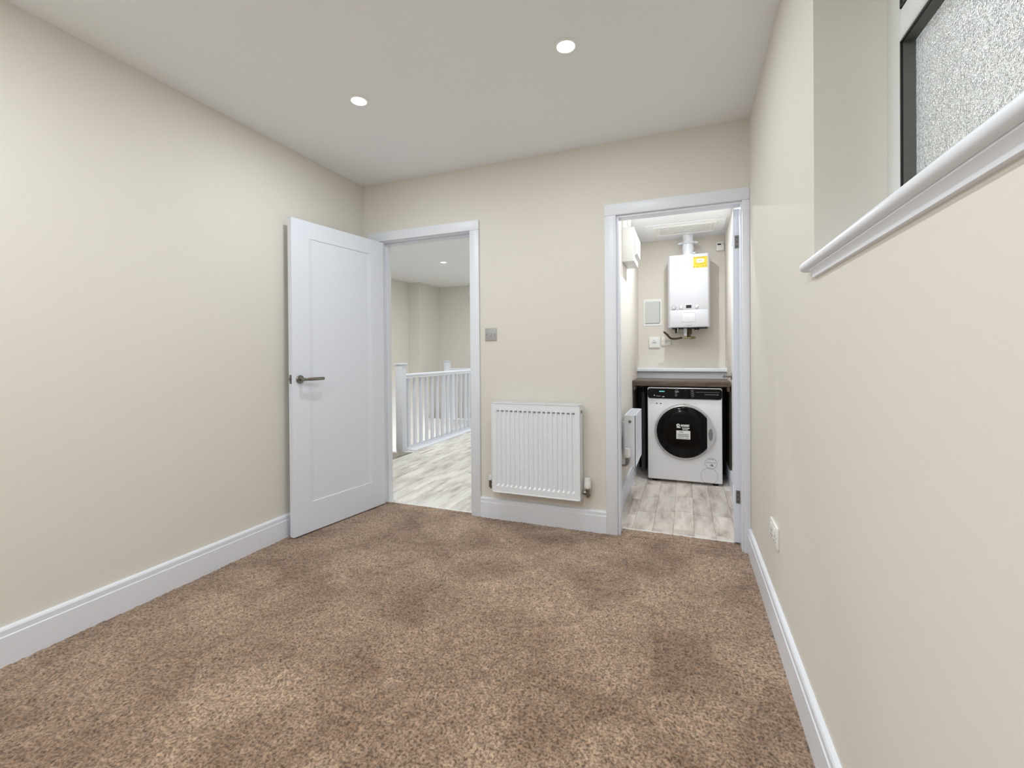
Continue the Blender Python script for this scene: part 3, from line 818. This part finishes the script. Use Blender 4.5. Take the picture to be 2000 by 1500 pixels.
# access panel, spurs, receiver on the rear wall
AP = thing('access_panel', (-.312, UYB, 1.420), 'pale grey flush access panel with frame on the utility rear wall', 'access panel')
b = new(); box(b, (-.090, -.006, 0), (.090, 0, .274), .002, 1); obj('panel_frame', b, M_plastic, AP)
b = new(); box(b, (-.070, -.0035, -.0), (.070, -.0, .0)); b.free()
b = new(); box(b, (-.072, -.010, .026), (.070, -.006, .250), .0015, 1); obj('panel_door', b, M_access, AP)
b = new(); box(b, (.0705, -.0075, .030), (.0735, -.0060, .246)); box(b, (-.070, -.0075, .0225), (.070, -.0060, .0255)); obj('panel_gap', b, M_dark, AP)
def spur(name, x, z, s, m, label, kind, y=UYB, group=None):
    t = thing(name, (x, y, z), label, 'switch', group=group)
    b = new(); box(b, (-s / 2, -.020, -s / 2), (s / 2, 0, s / 2), .004, 2); obj('face_plate', b, m, t, True)
    b = new()
    if kind == 'isolator':
        box(b, (-s * .2, -.0225, -s * .10), (s * .2, -.020, s * .06), .001, 1); obj('rocker', b, M_pale, t)
        b = new(); box(b, (-s * .14, -.0205, s * .14), (s * .1, -.0199, s * .17)); obj('plate_print', b, M_printgrey, t)
    else:
        box(b, (-s * .13, -.0235, -s * .20), (s * .02, -.020, s * .16), .001, 1); obj('fuse_carrier', b, M_pale, t)
        b = new(); box(b, (s * .08, -.0225, -s * .12), (s * .22, -.020, s * .12), .001, 1); obj('rocker', b, M_pale, t)
        b = new()
        for sx in (-1, 1): lathe(b, [(0, 0), (.0035, 0), (0, .0015)], (sx * s * .36, -.0200, 0), (0, -1, 0), 10)
        obj('screw', b, M_printgrey, t)
    return t
spur('isolator_switch', -.293, 1.2505, .108, M_plastic, 'larger ivory square isolator box below the access panel', 'isolator')
spur('fused_spur', -.181, 1.262, .090, M_spur, 'smaller ivory fused spur switch right of the isolator box', 'fused')
RC = thing('heating_receiver', (.322, UYB, 2.130), 'small white heating receiver with black display high on the utility rear wall', 'receiver')
b = new(); box(b, (-.036, -.028, 0), (.034, 0, .086), .005, 2); obj('receiver_case', b, M_plastic, RC, True)
b = new(); box(b, (-.026, -.0295, .052), (.006, -.028, .066), .0005, 1); obj('display', b, M_dark, RC)
b = new(); box(b, (.014, -.0292, .062), (.026, -.028, .066)); obj('indicator', b, M_spacer, RC)

# ceiling panel with stepped frame
CPN = thing('ceiling_panel', (0.0, 4.375, UZC), 'white ceiling ventilation panel with stepped raised frame above the boiler', 'ceiling panel')
def ring_frame(b, x0, x1, y0, y1, w, z0, z1):
    box(b, (x0, y0, z0), (x1, y0 + w, z1), .002, 1); box(b, (x0, y1 - w, z0), (x1, y1, z1), .002, 1)
    box(b, (x0, y0 + w, z0), (x0 + w, y1 - w, z1), .002, 1); box(b, (x1 - w, y0 + w, z0), (x1, y1 - w, z1), .002, 1)
b = new(); box(b, (-.338, -.205, -.012), (.332, .175, -.0005), .002, 1); obj('outer_plate', b, M_ceil, CPN)
b = new(); ring_frame(b, -.268, .262, -.150, .160, .022, -.020, -.006); obj('raised_frame', b, M_plastic, CPN)
b = new(); ring_frame(b, -.240, .236, -.122, .132, .018, -.014, -.006); obj('inner_frame', b, M_plastic, CPN)
for k in range(5):
    b = new(); y = -.092 + k * .046
    box(b, (-.215, y, -.0165), (.212, y + .020, -.006), .003, 2); obj('slat', b, M_slat, CPN)

# consumer unit and trunking on left wall of the utility
CU = thing('consumer_unit', (UXL, 3.50, 1.84), 'white fuse box high on the left wall of the utility room', 'fuse box')
b = new(); box(b, (0.0005, 0, 0), (.090, .31, .262), .004, 2); obj('unit_case', b, M_unit, CU, True)
b = new()
prism(b, [(.0905, .05), (.110, .065), (.112, .20), (.0905, .215)], .045, .29, lambda uu, vv, t: Vector((uu, t, vv))); obj('unit_cover', b, M_unit, CU)
b = new(); box(b, (.03, -.0015, -.0), (.09, 0, .01)); b.free()
TK = thing('cable_trunking', (UXL, 3.50, 2.103), 'short white cable trunking rising from the fuse box to the ceiling', 'trunking')
b = new(); box(b, (.0005, .01, 0), (.040, .10, UZC - 2.103 - .001), .003, 2); obj('trunking_body', b, M_plastic, TK, True)
b = new(); box(b, (.041, .02, .02), (.060, .08, .16), .004, 2); obj('trunking_clip', b, M_plastic, TK, True)

# ------------------------------------------------------------------ radiators
def fluted(w, h, n, depth=.0115, fy=.0):
    """front sheet in xz plane (front towards -y), n recessed channels"""
    b = new()
    m = .022; pitch = (w - 2 * m) / n; cw = pitch * .70
    z0, z1 = .040, h - .045; sl = .010
    xs = [(0, 0)]
    for i in range(n):
        c = m + (i + .5) * pitch
        xs += [(c - cw / 2, 0), (c - cw / 2 + .0085, 1), (c + cw / 2 - .0085, 1), (c + cw / 2, 0)]
    xs.append((w, 0))
    zs = [(0, 0), (z0 - sl * .3, 0), (z0 + sl, 1), (z1 - .0105, 1), (z1 - .0095, 2.6), (z1 - .001, 2.6), (z1 + .001, 0), (h, 0)]  # extra-deep notch at each channel top, added to darken the shadow there
    g = [[b.verts.new((x - w / 2, fy + depth * a * c, z)) for (x, a) in xs] for (z, c) in zs]
    for j in range(len(zs) - 1):
        for i in range(len(xs) - 1):
            b.faces.new([g[j][i], g[j][i + 1], g[j + 1][i + 1], g[j + 1][i]])
    # returns at the four edges
    rt = .012
    ed = [g[0], g[-1], [row[0] for row in g], [row[-1] for row in g]]
    for E_ in ed:
        bk = [b.verts.new((v.co.x, fy + rt, v.co.z)) for v in E_]
        for i in range(len(E_) - 1): b.faces.new([E_[i], E_[i + 1], bk[i + 1], bk[i]])
    return b

def trv(parent, x, y, z, s=1.0, upright=True):
    """thermostatic valve: head above, body, elbow going back to the wall"""
    b = new(); lathe(b, [(.012, 0), (.013, .022)], (x, y, z), (0, 0, 1), 8); lathe(b, [(.010, -.026), (.012, -.020), (.012, 0)], (x, y, z), (0, 0, 1), 14)
    body = obj('valve_body', b, M_chrome, parent, True)
    b = new(); tube(b, [(x - s * .006, y, z - .006), (x - s * .034, y, z - .006)], .010, 12); lathe(b, [(.0135, 0), (.0135, .012)], (x - s * .012, y, z - .006), (-s, 0, 0), 6); obj('union_nut', b, M_chrome, body, True)
    return body

def radiator(name, w, h, loc, rotz, label, n, right=1):
    t = thing(name, loc, label, 'radiator', rotz)
    d = .075
    obj('front_panel', fluted(w - .012, h - .012, n), M_enamel, t).location = (0, 0, .006)
    b = new(); box(b, (-w / 2 + .012, d - .012, .012), (w / 2 - .012, d, h - .012), .003, 1); obj('rear_panel', b, M_enamel, t)
    # side covers
    for sx in (-1, 1):
        b = new(); xa, xb = sorted((sx * w / 2, sx * (w / 2 - .003)))
        box(b, (xa, -.002, 0), (xb, d, h), .001, 1)
        xa, xb = sorted((sx * w / 2, sx * (w / 2 - .008)))
        box(b, (xa, -.003, 0), (xb, .0045, h), .001, 1)
        sp = obj('side_panel', b, M_enamel, t)
        b = new(); lathe(b, [(.0, 0), (.011, 0), (.009, .004), (.004, .004), (.004, .001), (0, .001)], (sx * (w / 2 + .0002), d * .5, h - .045), (sx, 0, 0), 16); obj('end_plug', b, M_steel, sp, True)
    # top grille
    b = new(); box(b, (-w / 2 + .003, -.003, h - .006), (w / 2 - .003, .003, h), .001, 1); box(b, (-w / 2 + .003, d - .006, h - .006), (w / 2 - .003, d, h), .001, 1)
    nb = int(w / .016)
    for i in range(nb):
        x = -w / 2 + .010 + (w - .02) * i / (nb - 1); box(b, (x - .004, .003, h - .004), (x + .004, d - .006, h - .001))
    obj('top_grille', b, M_enamel, t)
    # bottom edge
    b = new(); box(b, (-w / 2 + .003, -.003, 0), (w / 2 - .003, .003, .007), .001, 1); obj('bottom_rail', b, M_enamel, t)
    for x in (-w / 2 + .10, w / 2 - .10):
        b = new(); box(b, (x - .015, d, .05), (x + .015, d + .022, h - .06)); obj('wall_bracket', b, M_enamel, t)
    # thermostatic head side
    s = right
    x = s * (w / 2 + .034)
    body = trv(t, x, .052, .050, s)
    b = new(); lathe(b, [(.014, 0), (.0205, .006), (.0215, .012), (.0215, .042), (.019, .050), (.0195, .052), (.0175, .066), (0, .068)], (x, .052, .070), (0, 0, 1), 20); hd_ = obj('thermostatic_head', b, M_plastic, t, True)
    b = new(); box(b, (x - .003, .033, .094), (x + .003, .0345, .110)); obj('head_mark', b, M_printgrey, hd_)
    b = new(); tube(b, smooth_path([(x, .052, .030), (x, .058, .018), (x, .078, .014), (x, .097, .014)], 4), .0078, 12); obj('pipe_tail', b, M_chrome, t, True)
    # lockshield side
    x = -s * (w / 2 + .034)
    body = trv(t, x, .052, .040, -s)
    b = new(); lathe(b, [(.010, 0), (.0115, .004), (.0105, .030), (.008, .034), (0, .034)], (x, .052, .062), (0, 0, 1), 16); obj('lockshield_cap', b, M_plastic, t, True)
    b = new(); tube(b, smooth_path([(x, .052, .022), (x, .058, .010), (x, .078, .006), (x, .097, .006)], 4), .0078, 12); obj('pipe_tail', b, M_chrome, t, True)
    return t
radiator('radiator', .600, .600, (-.912, YB - .100, .213), 0, 'white panel radiator on the cream wall between the two doorways', 17)
radiator('radiator', .440, .362, (UXL + .120, 3.440, .335), PI / 2, 'small white radiator on the left wall inside the utility room', 12, -1)

# ------------------------------------------------------------------ light switch and socket in the room
SW = thing('light_switch', (-1.2555, YB, 1.229), 'brushed grey square light switch beside the landing doorway', 'switch')
b = new(); box(b, (-.042, -.007, 0), (.042, 0, .087), .002, 2); obj('face_plate', b, M_greyplate, SW, True)
b = new(); box(b, (-.012, -.0105, .031), (.008, -.007, .056), .0012, 2); obj('rocker', b, M_greyplate, SW, True)
for x in (-.030, .028):
    b = new(); lathe(b, [(0, 0), (.0042, 0), (.0036, .0012), (0, .0014)], (x, -.007, .0435), (0, -1, 0), 12); obj('screw', b, M_spacer, SW, True)
SO = thing('wall_socket', (XR, 2.078, .347), 'white double socket low on the right wall', 'socket')
b = new(); box(b, (-.0095, -.073, 0), (0, .073, .087), .0025, 2); obj('face_plate', b, M_plastic, SO, True)
for y in (-.036, .036):
    b = new(); box(b, (-.0130, y - .007, .058), (-.0095, y + .007, .074), .001, 1); obj('rocker', b, M_plastic, SO, True)
    b = new(); box(b, (-.0100, y - .003, .038), (-.0094, y + .003, .047)); box(b, (-.0100, y - .016, .020), (-.0094, y - .009, .025)); box(b, (-.0100, y + .009, .020), (-.0094, y + .016, .025)); obj('pin_hole', b, M_dark, SO)
b = new()
for y in (-.060, .060): lathe(b, [(0, 0), (.0036, 0), (0, .001)], (-.0095, y, .043), (-1, 0, 0), 10)
obj('screw', b, M_steel, SO)

# ------------------------------------------------------------------ landing (hall) beyond the left doorway
wall_rect('wall_landing_left', [((HXL - .1, YW - .2, -2.7), (HXL, 6.81, ZC)), ((HXL - .1, 6.81, -2.7), (-4.42, HYB + .1, ZC))], M_wall, 'cream stepped wall of the landing beyond the stairwell')
wall_rect('wall_landing_back', [((-4.42, HYB, -2.7), (-.5, HYB + .1, ZC))], M_wall, 'cream far end wall of the landing')
wall_rect('wall_landing_near', [((HXL, YW - .2, -2.7), (XL - T, YW, ZC)), ((XL - T, YW - .10, -2.7), (-3.0, YW, -.12))], M_wall, 'cream near wall of the landing beside the stairs')
wall_rect('wall_landing_right', [((-.62, YW, -.12), (UXL - .06, HYB, ZC))], M_wall, 'cream right wall of the landing')
wall_rect('ceiling_landing', [((HXL - .1, YW - .031, ZC), (-.5, HYB + .1, ZC + .1))], M_ceil, 'white ceiling over the landing and stairwell', 'ceiling')
FH = wall_rect('floor_landing', [((-3.0, 2.87, -.22), (-.5, 7.05, -.005)), ((-3.2, 4.422, -.22), (-3.0, 7.05, 0)), ((-4.42, 7.05, -.22), (-.5, HYB, -.005))], M_plank, 'white-washed wood-effect plank floor of the landing', 'floor')
plank_field(FH, -3.0, -1.25, 2.864, 7.05, .125, .62, M_plank, 11)
wall_rect('floor_lower', [((HXL, YW - .1, -2.7), (-.5, HYB, -2.6))], M_carpet, 'brown carpet of the floor below the stairwell', 'floor')
wall_rect('wall_stair_side', [((-4.35, 4.43, -2.6), (-3.2, 4.49, -.02))], M_wall, 'low cream wall beside the stairs under the landing balustrade')
b = new(); box(b, (D1L, 2.858, -.011), (D1R, 2.868, .0015), .0006, 1)
struct('trim_7', b, M_plastic, 'thin white threshold strip between carpet and landing planks', 'threshold')
b = new(); box(b, (-3.004, 2.95, -.008), (-2.980, 4.42, .0035), .0012, 1); box(b, (-3.008, 2.95, -.03), (-3.0035, 4.42, .002))
struct('trim_8', b, M_chrome, 'metal nosing strip at the top of the stairs', 'nosing')
# stairs
STR = thing('staircase', (-3.0, 3.7, 0), 'brown carpeted steps going down to the left from the landing', 'stairs')
for k in range(7):
    x1 = -.006 - k * .225; z = -.19 * (k + 1)
    b = new(); box(b, (x1 - .235, -.74, z - .19), (x1, .718, z), .008, 2); obj('step', b, M_carpet, STR, True)
# balustrade along the stairwell
BL = thing('balustrade', (-3.15, 4.465, 0), 'white painted balustrade with square spindles beside the landing stairs', 'balustrade')
def newel(parent, x, y, z0=.0005, zt=1.026):
    b = new(); box(b, (x - .045, y - .045, z0), (x + .045, y + .045, zt), .004, 2); n_ = obj('newel_post', b, M_gloss, parent, True)
    b = new(); box(b, (x - .060, y - .060, zt), (x + .060, y + .060, zt + .020), .006, 2)
    prism(b, [(-.052, -.052), (.052, -.052), (.052, .052), (-.052, .052)], 0, .001, lambda uu, vv, t: Vector((x + uu, y + vv, zt + .020 + t)))
    obj('newel_cap', b, M_gloss, n_, True); return n_
newel(BL, -.015, 0)
Lb = 2.515
hr = [(-.030, .862), (.030, .862), (.032, .870), (.026, .878), (.026, .886), (.033, .896), (.030, .910), (.018, .917), (-.018, .917), (-.030, .910), (-.033, .896), (-.026, .886), (-.026, .878), (-.032, .870)]
b = new(); prism(b, hr, .03, Lb, lambda uu, vv, t: Vector((uu, t, vv))); obj('handrail', b, M_gloss, BL, True)
b = new(); prism(b, [(-.045, .0005), (.151, .0005), (.151, .008), (.146, .012), (.030, .012), (.026, .028), (-.026, .028), (-.030, .012), (-.045, .010)], .047, Lb, lambda uu, vv, t: Vector((uu, t, vv))); obj('base_rail', b, M_gloss, BL, True)
b = new(); box(b, (.052, .04, -.215), (.0625, Lb, -.001)); b.free()
b = new(); box(b, (-.018, -.001, 0), (.018, .035, .836), .002, 1)
s0 = obj('spindle', b, M_gloss, BL); s0.location = (0, .112, .027)
y = .112 + .135
while y < Lb - .08:
    c = s0.copy(); C.objects.link(c); c.parent = BL; c.location = (0, y, .027); y += .135
BL2 = thing('balustrade', (-3.15, 7.03, 0), 'second white balustrade with a square newel across the far end of the stairwell', 'balustrade')
newel(BL2, -.835, 0); newel(BL2, 0, 0)
b = new(); prism(b, hr, -.835, 0, lambda uu, vv, t: Vector((t, uu, vv))); obj('handrail', b, M_gloss, BL2, True)
b = new(); prism(b, [(-.035, .001), (.035, .001), (.035, .028), (-.035, .028)], -.835, 0, lambda uu, vv, t: Vector((t, uu, vv))); obj('base_rail', b, M_gloss, BL2, True)
for k in range(6):
    c = s0.copy(); C.objects.link(c); c.parent = BL2; c.location = (-.70 + k * .118, -.017, .027)

# print and screws too small to pick apart one by one
for o in bpy.data.objects:
    if o.parent and o.name.split('.')[0] in ('programme_print', 'energy_marks', 'screw', 'button_print', 'drawer_print', 'small_print', 'sticker_print', 'label_lines', 'round_stickers', 'top_grille', 'door_sticker'):
        o['kind'] = 'stuff'
